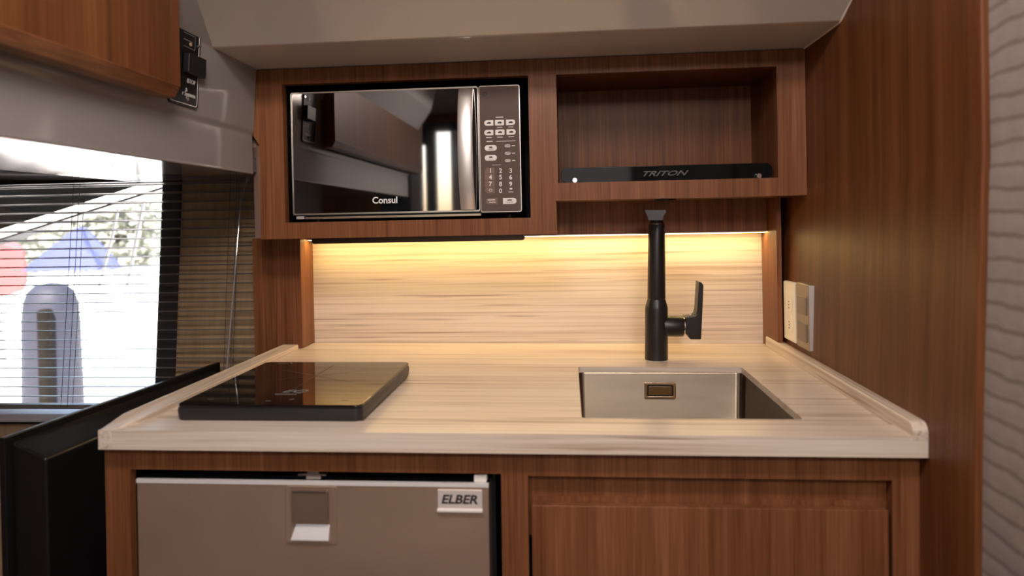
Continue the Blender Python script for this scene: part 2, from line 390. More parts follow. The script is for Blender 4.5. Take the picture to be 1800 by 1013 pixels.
put('microwave_liner', B((nl-.006, nl-.001, F-.004, 1.56, nb, nt), (nr+.001, nr+.006, F-.004, 1.56, nb, nt), (nl, nr, F-.004, 1.56, nt+.001, nt+.006), (nl, nr, F-.004, 1.56, nb-.006, nb-.001), (nl, nr, 1.555, 1.56, nb, nt)), black_deep, uc, label='black lining round the microwave')
put('cubby_panel', B((ol-.004, ol, F, 1.525, ob-.004, ot+.004)), wood_inner, uc)
put('cubby_panel', B((orr, orr+.006, F, 1.525, ob-.004, ot+.004)), wood_inner, uc)
put('cubby_panel', B((ol, orr, F, 1.525, ot, ot+.006)), wood_inner, uc)
put('cubby_panel', B((ol, orr, F, 1.525, ob-.006, ob)), wood_inner, uc)
put('cubby_back', B((ol, orr, 1.520, 1.526, ob, ot)), wood_inner, uc)
put('top_panel', B((-.62, .448, F, 1.56, .303, .3155)), wood_inner, uc)
put('lower_back_strip', B((cx3, .4225, 1.506, 1.523, -.0300, cb2), (-.5925, cx3, 1.506, 1.523, -.0300, cb1)), wood, uc)
# dark trim bar under the microwave side
bm = P(rrect(-.5195, -.0865, -.0365, -.0235, .006), 'Y', 1.352, 1.366)
put('light_pelmet', bm, plain('dark brown metal', (.045, .022, .012), .3, metal=.5), uc, bevel=.0012, label='dark metal pelmet bar under the microwave')
# puck under the cubby
put('spotlight_hole', LT([(.0, .0405), (.022, .0405), (.022, .0378), (.017, .0378), (.015, .041)], (.196, 1.41, -.0005)), black_satin, uc, smooth=True)

# black retaining rail across the cubby
ra = thing('cubby_rail', 'low black glossy retaining rail across the bottom of the open cubby', 'rail', (.19, 1.355, .074))
rr_ = rrect(-.0125, .3925, .0742, .1042, .012)
put('rail_panel', P(rr_, 'Y', 1.3555, 1.3605), plain('black acrylic', (.004, .004, .005), .05, spec=.22), ra, bevel=.0008)
for x in (.0145, .3655):
    put('standoff', LT([(.0, -.009), (.0045, -.009), (.0055, -.007), (.0055, -.0005), (.003, 0), (.003, .006)], (x, 1.3555, .0792), 'Y', 20), chrome, ra, smooth=True, label='small chrome stud')
letter('lettering', 'TRITON', .0135, (.191, 1.3549, .0890), dim_print, ra, shear=.45, sx=1.75, bold=.0003, depth=.0002)

# ================================================================== MICROWAVE
mw = thing('microwave', 'black mirror-front microwave built into the wall cabinet', 'microwave', (-.32, 1.44, .0078))
MY = 1.345
put('housing', B((-.549, -.094, MY+.014, 1.545, .0165, .262)), black_satin, mw, bevel=.003)
for x in (-.52, -.12):
    put('foot', LT([(.012, .0079), (.012, .017)], (x, 1.40, 0), 'Z', 16), black_satin, mw)
x0, x1, z0, z1 = -.5535, -.1727, .0222, .2693
dfr = bmesh.new(); ring(dfr, rrect(x0, x1, z0, z1, .004), rrect(x0+.0032, x1-.0015, z0+.0032, z1-.0030, .003), 'Y', MY-.0006, MY+.014)
door = put('door', dfr, trim_silver, mw)
put('door_glass', P(rrect(x0+.003, x1-.0014, z0+.003, z1-.0028, .003), 'Y', MY, MY+.013), mirror, door, label='mirrored black door glass')
letter('lettering', 'Consul', .0185, (-.3640, MY-.0003, .0490), white_print, door, bold=.00035, sx=.98, depth=.0003)
# bowed handle
def hand():
    bm = bmesh.new(); n = 24; rows = []
    za, zb = .0262, .2640
    for i in range(n+1):
        t = i/n; z = za+(zb-za)*t; bow = .030*(1-(2*t-1)**2)**.8
        y = MY-.010-bow; w = .0140
        xc = -.1955
        rows.append([bm.verts.new(p) for p in ((xc-w, y+.002, z), (xc-w*.8, y, z), (xc+w*.8, y, z), (xc+w, y+.002, z), (xc+w, y+.011, z), (xc-w, y+.011, z))])
    for a, b in zip(rows, rows[1:]):
        for k in range(6): bm.faces.new((a[k], a[(k+1) % 6], b[(k+1) % 6], b[k]))
    bm.faces.new(rows[0]); bm.faces.new(rows[-1][::-1])
    box(bm, -.2085, -.1825, MY-.003, MY+.0005, .0262, .0345); box(bm, -.2085, -.1825, MY-.003, MY+.0005, .2557, .2640)
    return bm
put('handle', hand(), silver, door, smooth=True, label='bowed silver door handle')
cp = put('control_panel', P(rrect(-.1713, -.0903, .0200, .2692, .004), 'Y', MY, MY+.014), mirror_panel, mw, label='mirror-finish control panel', bevel=.0006)
rim = bmesh.new(); ring(rim, rrect(-.1713, -.0903, .0200, .2692, .004), rrect(-.1703, -.0918, .0216, .2678, .003), 'Y', MY-.0007, MY+.002)
put('panel_rim', rim, trim_silver, cp)
def halfpill(x, z, w, h, left=True):
    r = h/2*.95; pts = rrect(x-w/2, x+w/2, z-h/2, z+h/2, r)
    n = 6
    if left:                                           # round left end only
        return [(x+w/2, z+h/2)] + pts[n:3*n] + [(x+w/2, z-h/2)]
    return pts[:n] + [(x-w/2, z+h/2), (x-w/2, z-h/2)] + pts[3*n:]
bw, bh = .0180, .0108
for zc, row in ((.1959, (-.1521, -.1310, -.1091)), (.1769, (-.1525, -.1306, -.1084))):
    for k, xc in enumerate(row):
        pts = halfpill(xc, zc, bw, bh, True) if k == 0 else (rrect(xc-bw/2, xc+bw/2, zc-bh/2, zc+bh/2, .0015) if k == 1 else halfpill(xc, zc, bw, bh, False))
        put('button', P(pts, 'Y', MY-.0010, MY+.001), white_key, cp)
for xc, zc in ((-.1493, .1468), (-.1496, .1274)):
    put('button', P(rrect(xc-.012, xc+.012, zc-.0056, zc+.0056, .0055), 'Y', MY-.0010, MY+.001), white_key, cp)
put('button', P(halfpill(-.1495, .0419, .0225, .0125, True), 'Y', MY-.0010, MY+.001), brown_key, cp)
put('button', P(halfpill(-.1139, .0417, .0268, .0118, False), 'Y', MY-.0010, MY+.001), white_key, cp)
for zc in (.1021, .0893, .0760, .0632):
    rnd_l = {.1021: rrect, .0632: rrect}.get(zc)
    pts = [(-.1430, zc+.0060), (-.1570, zc+.0060), (-.1605, zc+.0040 if zc == .1021 else zc+.0060), (-.1620, zc if zc in (.1021, .0632) else zc+.0060), (-.1620, zc-.0060 if zc != .0632 else zc), (-.1600, zc-.0060 if zc != .0632 else zc-.0045), (-.1570, zc-.0060), (-.1430, zc-.0060)]
    q = []
    for p in pts:
        if not q or (abs(p[0]-q[-1][0])+abs(p[1]-q[-1][1]) > 1e-6): q.append(p)
    put('button', P(q, 'Y', MY-.0008, MY+.001), brown_key, cp)
pm = bmesh.new()
def addtext(bm, s, size, x, z, y=MY-.0012, **k):
    me = text_mesh(s, size, depth=.00015, **k); me.transform(Matrix.Translation((x, y, z)) @ FRONT); bm.from_mesh(me); bpy.data.meshes.remove(me)
for s, x, z in (('1', -.1507, .1023), ('2', -.1307, .1018), ('3', -.1107, .1012), ('4', -.1510, .0893), ('5', -.1309, .0888), ('6', -.1109, .0882), ('7', -.1512, .0760), ('8', -.1312, .0754), ('9', -.1112, .0748), ('0', -.1315, .0620)):
    addtext(pm, s, .0125, x, z, bold=.0002)
def dash(bm, x, z, w, h=.0011, y=MY-.0009): box(bm, x-w/2, x+w/2, y-.0002, y+.0012, z-h/2, z+h/2)
for xc in (-.1310, -.1091): dash(pm, xc, .1868, .0100)
for xc in (-.1525, -.1306, -.1084): dash(pm, xc, .1675, .0110)
dash(pm, -.1308, .2066, .0150, .0016)
dash(pm, -.1190, .1594, .0380, .0007); dash(pm, -.1510, .1598, .0120, .0014)
dash(pm, -.1381, .1130, .0180, .0005)
for zc in (.1499, .1353, .1210):
    ring(pm, rrect(-.1215, -.1105, zc-.0025, zc+.0025, .0025), rrect(-.1207, -.1113, zc-.0017, zc+.0017, .0017), 'Y', MY-.001, MY+.0008)
    dash(pm, -.1160, zc, .0065, .0012); dash(pm, -.1045, zc, .0062, .0015)
dash(pm, -.1110, .0655, .0050, .0030); dash(pm, -.1110, .0592, .0095, .0010)
dash(pm, -.1500, .0445, .0140, .0018, MY-.0012); dash(pm, -.1480, .0400, .0130, .0014, MY-.0012)
ring(pm, rrect(-.1545, -.1480, .0610, .0665, .0027), rrect(-.1536, -.1489, .0619, .0656, .0018), 'Y', MY-.0012, MY+.0006)
put('key_lettering', pm, white_print, cp)['kind'] = 'stuff'
pd = bmesh.new()
for zc, row in ((.1959, (-.1521, -.1310, -.1091)), (.1769, (-.1525, -.1306, -.1084))):
    for k, xc in enumerate(row):
        prism(pd, [(xc-.0045, zc-.0015), (xc+.0040, zc-.0018), (xc+.0045, zc+.0008), (xc+.0012, zc+.0023), (xc-.0030, zc+.0012)], 'Y', MY-.0013, MY-.0008)
for xc, zc in ((-.1493, .1468), (-.1496, .1274)):
    dash(pd, xc, zc+.0012, .0065, .0028, MY-.0011); dash(pd, xc, zc-.0024, .0100, .0009, MY-.0011)
dash(pd, -.1140, .0433, .0090, .0022, MY-.0011); dash(pd, -.1140, .0395, .0130, .0010, MY-.0011)
ring(pd, rrect(-.1632, -.1550, .2488, .2570, .0041), rrect(-.1617, -.1565, .2503, .2555, .0026), 'Y', MY-.0008, MY+.0006)
dash(pd, -.1591, .2529, .0014, .0028, MY-.0006)
put('key_symbols', pd, dark_print, cp)['kind'] = 'stuff'
put('bottom_strip', B((-.528, -.1715, MY+.001, MY+.010, .0140, .0182)), plain('brass strip', (.50, .40, .30), .35, metal=1), mw, label='thin brassy strip under the door')
put('hinge', B((-.547, -.531, MY+.001, MY+.010, .0143, .0200)), silver, mw)

# ================================================================== BACKSPLASH, SIDE PANELS, LED
single('backsplash', 'cream streaked laminate backsplash panel behind the faucet', 'backsplash', B((-.5927, .4245, 1.550, 1.563, -.33, -.024)), stone)
single('end_panel', 'walnut upright panel left of the backsplash, beside the blind', 'panel', P([(-.7025, -.40), (-.644, -.40), (-.644, -.2700), (-.5927, -.2706), (-.5927, -.0255), (-.7025, -.0255)], 'Y', 1.4764, 1.563), wood)
single('end_panel', 'narrow walnut upright panel right of the backsplash, by the white socket', 'panel', P([(.4230, -.2780), (.4325, -.2780), (.4325, .0396), (.4230, .0396)], 'Y', 1.4400, 1.549), wood)
led = thing('led_strip', 'glowing warm light strip along the top of the backsplash', 'light', (-.08, 1.513, -.0335))
put('channel', B((-.588, .4215, 1.5065, 1.5080, -.0325, -.0302), (-.588, .4215, 1.5200, 1.5215, -.0325, -.0302), (-.588, .4215, 1.5080, 1.5200, -.0310, -.0302)), silver, led)
put('tape', B((-.587, .4205, 1.5082, 1.5198, -.0330, -.0311)), led_m, led)

# ================================================================== WORKTOP
ZC = -.2757; CF = .8777
wt = thing('worktop', 'cream streaked laminate worktop with sink cutout and raised side rims', 'worktop', (-.1, 1.2, -.2987), LOW)
bm = bmesh.new()
Xl, Xr = -.632, .4405
prism(bm, [(Xl, CF), (Xr, CF), (Xr, 1.5425), (Xl, 1.5570)], 'Z', ZC-.0105, ZC)
top = put('slab', bm, stone, wt)
L0 = root_loc(wt)
def tl(bm):
    skew(bm, wt); bmesh.ops.translate(bm, verts=bm.verts, vec=-L0); return bm
apron = B((Xl, Xr, CF, CF+.052, ZC-.003, -.2730), (Xl, Xr, CF, CF+.022, -.2987, ZC-.003), (Xl, Xl+.022, CF, 1.47, -.2987, ZC-.003))
SX0, SX1, SY0, SY1 = .0154, .3175, .9608, 1.2973
bpy.context.view_layer.update()
ap_o = bpy.data.objects.new('ap', bpy.data.meshes.new('ap')); tl(apron); bmesh.ops.recalc_face_normals(apron, faces=apron.faces); apron.to_mesh(ap_o.data); apron.free()
COL.objects.link(ap_o); ap_o.matrix_world = top.matrix_world
md = top.modifiers.new('u', 'BOOLEAN'); md.operation = 'UNION'; md.object = ap_o; md.solver = 'EXACT'; md.use_self = True
bake(top); bpy.data.objects.remove(ap_o)
# left rim (drawn as one piece with the slab's end) and sink hole
rim_l = P(rrect(Xl, -.5955, -.300, -.2640, .0015), 'Y', CF, 1.4745)
cut(top, [tl(P(rrect(SX0, SX1, SY0, SY1, .006), 'Z', ZC-.03, ZC+.02))])
md = top.modifiers.new('b', 'BEVEL'); md.width = .0028; md.segments = 3; md.limit_method = 'ANGLE'; md.angle_limit = math.radians(40); bake(top)
for p in top.data.polygons: p.use_smooth = True
top.data.set_sharp_from_angle(angle=math.radians(50))
wn_ = top.modifiers.new('weighted', 'WEIGHTED_NORMAL'); wn_.keep_sharp = True
rl = P([(-.6325, CF-.0004), (-.6325, CF+.018), (-.6325, CF+.035), (-.6325, CF+.052), (-.6325, 1.4755), (-.5955, 1.4755), (-.5955, CF+.050), (-.598, CF+.035), (-.606, CF+.014), (-.612, CF-.0004)], 'Z', ZC-.0228, -.2640)
for v in rl.verts:
    if v.co.z > -.27: v.co.z = -.2728 if v.co.y < CF+.002 else (-.2700 if v.co.y < CF+.02 else (-.2672 if v.co.y < CF+.04 else -.2645))
put('side_rim', rl, stone_side, wt, bevel=.0032, seg=3)
up = bmesh.new()
prof = [(CF-.0003, ZC-.003), (CF-.0003, -.268)]
for i in range(7):
    a = math.radians(180-90*i/6); prof.append((CF+.013+.0133*math.cos(a), -.2680+.013*math.sin(a)))
prof += [(1.5135, -.2545), (1.5135, ZC-.003)]
prism(up, prof, 'X', .4215, .4408)
put('side_rim', up, stone_side, wt, bevel=.0022, seg=2)
# ---- sink
sk = thing('sink', 'square undermounted brushed steel sink below the black faucet', 'sink', (.166, 1.129, -.44), LOW)
bm = bmesh.new()
o0 = rrect(SX0-.003, SX1+.003, SY0-.003, SY1+.003, .014, 6); rows = []
for off, z in ((-.012, -.2866), (0, -.2866), (.0008, -.2885), (.004, -.425), (.012, -.437), (.03, -.440), (.10, -.442)):
    r = max(.014-off*.2, .006)
    pts = rrect(SX0-.003+off, SX1+.003-off, SY0-.003+off, SY1+.003-off, r, 6); rows.append([bm.verts.new((x, y, z)) for x, y in pts])
for a, b in zip(rows, rows[1:]):
    for i in range(len(a)):
        j = (i+1) % len(a); bm.faces.new((a[i], a[j], b[j], b[i]))
bm.faces.new(rows[-1])
bowl = put('bowl', bm, steel, sk, smooth=True)
md = bowl.modifiers.new('t', 'SOLIDIFY'); md.thickness = .001; md.offset = -1; bake(bowl)
ovy = SY1-.0005
ovf = put('overflow', B((.143, .192, ovy-.0025, ovy+.006, -.3310, -.3070)), black_deep, sk)
bm = bmesh.new(); ring(bm, rrect(.1385, .1960, -.3345, -.3037, .003), rrect(.1435, .1910, -.3292, -.3085, .002), 'Y', ovy-.0045, ovy+.003)
put('overflow_frame', bm, plain('polished steel', (.62, .55, .47), .2, metal=1), ovf, bevel=.0009, label='bright overflow frame')
put('overflow_cover', P(rrect(.1455, .1890, -.3275, -.3110, .002), 'Y', ovy-.0042, ovy-.001), steel, ovf, bevel=.0006)
put('drain', LT([(.042, -.4412), (.045, -.4400), (.040, -.4395), (.034, -.4402), (.0, -.4406)], (.166, 1.10, 0)), chrome, sk, smooth=True)

# ================================================================== FAUCET
fa = thing('faucet', 'tall matt black mixer faucet behind the steel sink', 'faucet', (.1705, 1.372, ZC), LOW)
fa.matrix_world = fa.matrix_world @ Matrix.Rotation(.013, 4, 'Y')
fx, fy = .1705, 1.372
put('body', LT([(.0, ZC), (.0226, ZC), (.0226, -.2735), (.0222, -.1750), (.0218, -.1715), (.0180, -.1585), (.0176, -.1565), (.0, -.1565)], (fx, fy, 0)), faucet_m, fa, smooth=True)
put('column', LT([(.0, -.1562), (.0172, -.1562), (.0176, -.1545), (.0164, -.0110), (.0160, -.0095), (.0, -.0095)], (fx, fy, 0)), faucet_m, fa, smooth=True)
put('collar', LT([(.0, -.0094), (.0162, -.0092), (.0163, -.0072), (.0160, -.0060), (.0, -.0060)], (fx, fy, 0)), plain('dark brushed ring', (.20, .17, .15), .3, metal=1), fa, smooth=True, label='thin lighter ring at the column top')
put('swivel_neck', LT([(.0, -.0062), (.0135, -.0060), (.0130, .0), (.0140, .004), (.0, .004)], (fx, fy, 0)), faucet_m, fa, smooth=True)
sp = [(-.0185, .0172), (.0185, .0172), (.0185, .0142)]
for i in range(6):
    t = i/5; sp.append((.0180-.0052*math.sin(t*math.pi/2), .0140-.0150*t))
sp += [(-p[0], p[1]) for p in sp[:2:-1]] + [(-.0185, .0142)]
spb = P([(fx-.0005+u, w) for u, w in sp], 'Y', 1.245, 1.386)
bmesh.ops.rotate(spb, verts=spb.verts, cent=(fx, fy, 0), matrix=Matrix.Rotation(math.radians(-8), 3, 'Z'))
put('spout', spb, plain('spout enamel', (.035, .032, .036), .38, spec=.5), fa, bevel=.0008)
put('valve_arm', LT([(.0195, .014), (.0205, .022), (.0205, .0500), (.0195, .0520), (.0, .0520)], (fx, fy, -.2100), 'X', 32), faucet_m, fa, smooth=True)
put('valve_ring', LT([(.0, .0515), (.0178, .0520), (.0178, .0545), (.0, .0545)], (fx, fy, -.2100), 'X', 32), chrome, fa, smooth=True, label='thin chrome ring between valve and lever')
lv = bmesh.new()
prism(lv, [(.2245, -.1900), (.2410, -.1875), (.2450, -.1840), (.2470, -.1745), (.2500, -.1200), (.2555, -.1225), (.2588, -.1275), (.2545, -.2330), (.2335, -.2330), (.2285, -.2250), (.2245, -.2230)], 'Y', fy-.0185, fy+.0185)
lever = put('lever', lv, faucet_m, fa, bevel=.002, seg=3)
put('index_dot', LT([(.0, -.1872), (.0035, -.1872), (.0032, -.1862), (.0, -.1860)], (.236, fy-.004, 0), 'Z', 16), chrome, lever, smooth=True)

# ================================================================== INDUCTION HOB
hb = thing('induction_hob', 'portable black glass induction hob on the left of the worktop', 'hob', (-.42, 1.07, ZC), LOW)
hx0, hx1, hy0, hy1 = -.5530, -.2865, .9245, 1.2184
def inset(d, r): return rrect(hx0+d, hx1-d, hy0+d, hy1-d, r, 6)
bm = bmesh.new(); rows = []
for d, z, r in ((.006, -.2752, .008), (.0025, -.2740, .010), (.0008, -.2705, .011), (0, -.2600, .011), (.0006, -.2556, .011), (.0022, -.2545, .010)):
    rows.append([bm.verts.new((x, y, z)) for x, y in inset(d, r)])
for a, b in zip(rows, rows[1:]):
    for i in range(len(a)):
        j = (i+1) % len(a); bm.faces.new((a[i], a[j], b[j], b[i]))
bm.faces.new(rows[0]); bm.faces.new(rows[-1])
put('base', bm, plain('black plastic tray', (.016, .0145, .018), .42, spec=.45), hb, smooth=True)
for sx in (-.53, -.31):
    for sy in (.95, 1.19):
        put('foot', LT([(.010, ZC), (.010, -.2738)], (sx, sy, 0), 'Z', 16), black_satin, hb)
gl = put('glass_top', P(inset(.0012, .010), 'Z', -.2545, -.2503), glass_top, hb, bevel=.0012, label='polished black glass cooking surface')
UPM = Matrix.Identity(4)
zt = -.2500
letter('lettering', 'EQ', .0220, (-.4100, 1.0000, zt), grey_print, gl, R=UPM, shear=.35, sx=1.25, depth=.00015)
pb = bmesh.new()
xx = -.4340
for k in range(10):
    w = .0024 if k % 3 else .0032
    box(pb, xx, xx+w, .9815, .9853, zt-.0001, zt+.0001); xx += w+.0006
def seg(bm, a, b, w):
    d = (Vector(b)-Vector(a)).normalized().orthogonal() if False else None
    ax, ay = a; bx, by = b; l = math.hypot(bx-ax, by-ay); nx, ny = -(by-ay)/l*w/2, (bx-ax)/l*w/2
    v = [bm.verts.new((x, y, zt)) for x, y in ((ax+nx, ay+ny), (bx+nx, by+ny), (bx-nx, by-ny), (ax-nx, ay-ny))]; bm.faces.new(v)
for a, b in (((-.52, .953), (-.512, .953)), ((-.432, .9465), (-.424, .9465)), ((-.400, .953), (-.394, .957)), ((-.325, .953), (-.313, .953)), ((-.525, 1.203), (-.505, 1.203)), ((-.503, 1.207), (-.497, 1.200))):
    seg(pb, a, b, .0022)
put('print_marks', pb, grey_print, gl)['kind'] = 'stuff'
pz = bmesh.new()
for a in (30, 150, 270, 90, 210, 330):
    c, s_ = math.cos(math.radians(a)), math.sin(math.radians(a))
    seg(pz, (-.418+.006*c, 1.105+.006*s_), (-.418+.085*c, 1.105+.085*s_), .0009)
box(pz, -.4195, -.4165, 1.1035, 1.1065, zt-.0001, zt+.0002)
put('zone_lines', pz, plain('thin grey zone lines', (.10, .075, .055), .5), gl)

# ================================================================== BASE CABINET
K = .8977
bc = thing('base_cabinet', 'walnut base cabinet under the worktop with a fridge bay and one door', 'cabinet', (-.1, 1.2, FL), LOW)
kl, kr, kt = -.6372, .4390, -.2990
f0, f1, ftop = -.6014, -.0922, -.3321
d0, d1 = -.0570, .4055
KB = FL+.07; FB = -.80
bm = B((kl, f0, K, K+.02, KB, kt), (f1, d0, K, K+.02, KB, kt), (d1, kr, K, K+.02, KB, kt), (f0, f1, K, K+.02, ftop, kt), (d0, d1, K, K+.02, -.3345, kt), (f0, f1, K, K+.02, KB, FB), (d0, d1, K, K+.02, KB, FB))
put('face_frame', bm, wood, bc)
put('side_panel', B((kl, kl+.016, K+.02, 1.52, KB, kt)), wood, bc)
put('side_panel', B((kr-.016, kr, K+.02, 1.52, KB, kt)), wood, bc)
put('divider', B((-.083, -.066, K+.02, 1.52, KB, kt)), wood, bc)
put('bottom_panel', B((kl+.016, kr-.016, K+.02, 1.52, KB, KB+.016)), wood, bc)
put('plinth', B((kl+.02, kr-.02, K+.06, K+.08, FL, KB)), black_satin, bc)
put('bay_lining', B((f0-.003, f0+.0005, K+.012, 1.5, FB, ftop), (f1-.0005, f1+.003, K+.012, 1.5, FB, ftop), (f0, f1, K+.014, 1.5, ftop-.0005, ftop+.003), (f0, f1, 1.495, 1.50, FB, ftop)), black_deep, bc, label='black lining of the fridge bay')
put('fixed_panel', B((d0, d1, K+.0175, K+.028, -.42, -.3345)), wood, bc)
# door with finger-pull ledge
dz = -.3733
bd = bmesh.new(); box(bd, d0+.0045, d1-.0040, K+.0005, K+.0135, FB+.004, dz)
cdoor = put('door', bd, wood, bc, bevel=.001)
bd = bmesh.new()
prism(bd, [(d0+.0045, dz-.03), (d1-.0040, dz-.03), (d1-.0040, dz+.0068), (.2450, dz+.0068), (.2340, dz-.0008), (.1020, dz-.0008), (.0910, dz+.0068), (d0+.0045, dz+.0068)], 'Y', K+.0137, K+.0172)
put('finger_ledge', bd, wood, cdoor)

# ================================================================== FRIDGE
fr = thing('fridge', 'built-in compact fridge with brushed steel door under the worktop', 'fridge', (-.35, 1.1, FB), LOW)
FY = .900
put('housing', B((-.593, -.105, FY+.045, 1.45, FB+.004, -.345)), black_satin, fr)
fd = put('door', B((-.5939, -.1091, FY, FY+.036, FB+.006, -.3485)), steel_door, fr, bevel=.0012)
put('top_trim', B((-.5939, -.1091, FY-.0012, FY+.0035, -.3512, -.3460)), plain('pale aluminium trim', (.92, .88, .88), .40, metal=.35), fd, label='pale aluminium strip along the door top')
put('door_seal', B((-.590, -.113, FY+.036, FY+.045, FB+.01, -.350), (-.5935, -.1095, FY+.0036, FY+.036, -.3486, -.3470)), black_satin, fd)
lp = bmesh.new(); ring(lp, rrect(-.3845, -.3140, -.4305, -.3520, .004), rrect(-.3785, -.3228, -.4250, -.3546, .003), 'Y', FY-.0022, FY+.002)
latch = put('latch', lp, steel_door, fr, bevel=.0008, label='square push latch plate')
put('latch_recess', B((-.3778, -.3234, FY+.0003, FY+.002, -.4243, -.3555)), black_deep, latch)
put('latch_button', P(rrect(-.3755, -.3252, -.4015, -.3575, .003), 'Y', FY-.0052, FY+.001), plain('dark steel button', (.34, .24, .18), .36, metal=.7), latch, bevel=.001)
put('button_edge', B((-.3740, -.3267, FY-.0057, FY-.001, -.3605, -.3577)), trim_silver, latch)
bm = bmesh.new()
v = [bm.verts.new(p) for p in ((-.3705, FY+.0002, -.4035), (-.3245, FY+.0002, -.4035), (-.3245, FY-.0060, -.4225), (-.3760, FY-.0060, -.4225), (-.3245, FY-.0060, -.4242), (-.3760, FY-.0060, -.4242), (-.3705, FY+.002, -.4242), (-.3245, FY+.002, -.4242))]
for f in ((0, 1, 2, 3), (3, 2, 4, 5), (0, 3, 5, 6), (1, 7, 4, 2), (6, 5, 4, 7), (0, 6, 7, 1)): bm.faces.new([v[i] for i in f])
put('finger_scoop', bm, plain('pale latch scoop', (.82, .78, .78), .35, metal=.25), latch, label='pale sloping finger scoop')
bdg = put('badge', B((-.1770, -.1177, FY-.0022, FY+.001, -.3822, -.3545)), plain('pale silver badge', (.76, .68, .66), .40, metal=.35), fd, bevel=.0006, label='pale maker badge in the top right corner')
bm = bmesh.new(); prism(bm, [(FY-.0022, -.3790), (FY-.0055, -.3806), (FY-.0055, -.3828), (FY+.0005, -.3828)], 'X', -.1775, -.1172)
put('badge_lip', bm, white_key, fd)
letter('lettering', 'ELBER', .0162, (-.1478, FY-.0023, -.3668), dark_print, fd, shear=.22, sx=1.12, bold=.0005, depth=.0002)
put('catch', B((-.3690, -.3300, FY+.004, FY+.022, -.3405, -.3380), (-.3560, -.3400, FY+.004, FY+.022, -.3380, -.3325), (-.358, -.338, FY+.006, FY+.02, -.3455, -.3405)), trim_silver, fr, label='metal strike in the gap above the door')
put('hinge_cap', B((-.1290, -.1120, FY+.002, FY+.016, -.3455, -.3360)), white_plastic, fr, bevel=.001, label='small white hinge cap')

# ================================================================== SOCKET AND SWITCH ON THE RIGHT WALL
def plate(name, label, cat, y0, y1, z0, z1, xf, mat):
    t = thing(name, label, cat, (.445, (y0+y1)/2, z0))
    put('plate', P(rrect(y0, y1, z0, z1, .004), 'X', xf, .4478), mat, t, bevel=.0015)
    return t
so = plate('wall_socket', 'white upright double socket plate on the walnut wall', 'socket', 1.3660, 1.4380, -.2470, -.1298, .4345, white_plastic)
for zc in (-.172, -.212):
    so_i = put('socket_insert', P(rrect(1.383, 1.421, zc-.017, zc+.017, .012), 'X', .4335, .4360), white_plastic, so, bevel=.0006)
    put('pin_hole', B((.43325, .4340, 1.400, 1.4035, zc-.0105, zc-.0075), (.43325, .4340, 1.400, 1.4035, zc+.0015, zc+.0045), (.43325, .4340, 1.400, 1.4035, zc-.0045, zc-.0015)), dark_print, so_i)
sw = plate('light_switch', 'bronze switch plate with two rockers beside the white socket', 'switch', 1.2866, 1.3555, -.2470, -.1255, .4330, bronze)
for za, zb in ((-.183, -.149), (-.233, -.199)):
    put('rocker', P(rrect(1.297, 1.345, za, zb, .002), 'X', .4305, .4340), bronze_dark, sw, bevel=.001)
put('side_band', B((.4335, .4475, 1.2858, 1.2864, -.2460, -.1265)), silver, sw)

# ================================================================== WINDOW BLIND
bl = thing('venetian_blind', 'slatted venetian blind hanging across the bright window', 'blind', (-1.12, 1.57, -.43))
def yb(z): return 1.600+RK*1.0*(z-.12)
BX0, BX1 = -1.63, -.742
put('head_rail', B((BX0, BX1, 1.588, 1.618, .117, .1275)), black_satin, bl)
me0 = None; sy = .0125
tilt = math.radians(-9)
nS = 24; zS = .1105; pitch = .0220
for i in range(nS):
    z = zS-pitch*i
    if me0 is None:
        bm = bmesh.new(); rows = []
        for k in range(6):
            u = -sy+2*sy*k/5; h = .0016*(1-(u/sy)**2)
            y = u*math.cos(tilt)-h*math.sin(tilt); zz = u*math.sin(tilt)+h*math.cos(tilt)
            rows.append([bm.verts.new((x, y, zz+dz_)) for x in (BX0, BX1) for dz_ in (0, -.0007)])
        for a, b in zip(rows, rows[1:]):
            for p, q in ((0, 2), (2, 3), (3, 1), (1, 0)): bm.faces.new((a[p], a[q], b[q], b[p]))
        bm.faces.new((rows[0][0], rows[0][1], rows[0][3], rows[0][2])); bm.faces.new((rows[-1][0], rows[-1][2], rows[-1][3], rows[-1][1]))
        bmesh.ops.recalc_face_normals(bm, faces=bm.faces); me0 = bpy.data.meshes.new('slat'); bm.to_mesh(me0); bm.free(); me0.materials.append(slat_m)
    o = link('slat', me0, bl); o.location = Vector((0, yb(z), z))-root_loc(bl)
zl = zS-pitch*nS
put('bottom_rail', B((BX0, BX1, yb(zl)-.011, yb(zl)+.011, zl-.006, zl+.004)), slat_m, bl, bevel=.002)
for x in (-1.195, -.797):
    for dx, dy in ((-.008, -.014), (.000, .014), (.008, -.014)):
        put('ladder_cord', T([(x+dx, yb(.12)+dy, .12), (x+dx-.004, yb(zl)+dy, zl)], .0007, 5), cord_m, bl)
put('tilt_wand', T([(-.757, 1.572, .115), (-.766, 1.556, .06), (-.785, 1.500, -.36)], .0019, 8), clear_rod, bl, smooth=True, label='clear tilt wand at the right end')
put('wand_hook', T([(-.757, 1.588, .120), (-.755, 1.574, .118), (-.757, 1.572, .108)], .0012, 6), chrome, bl)

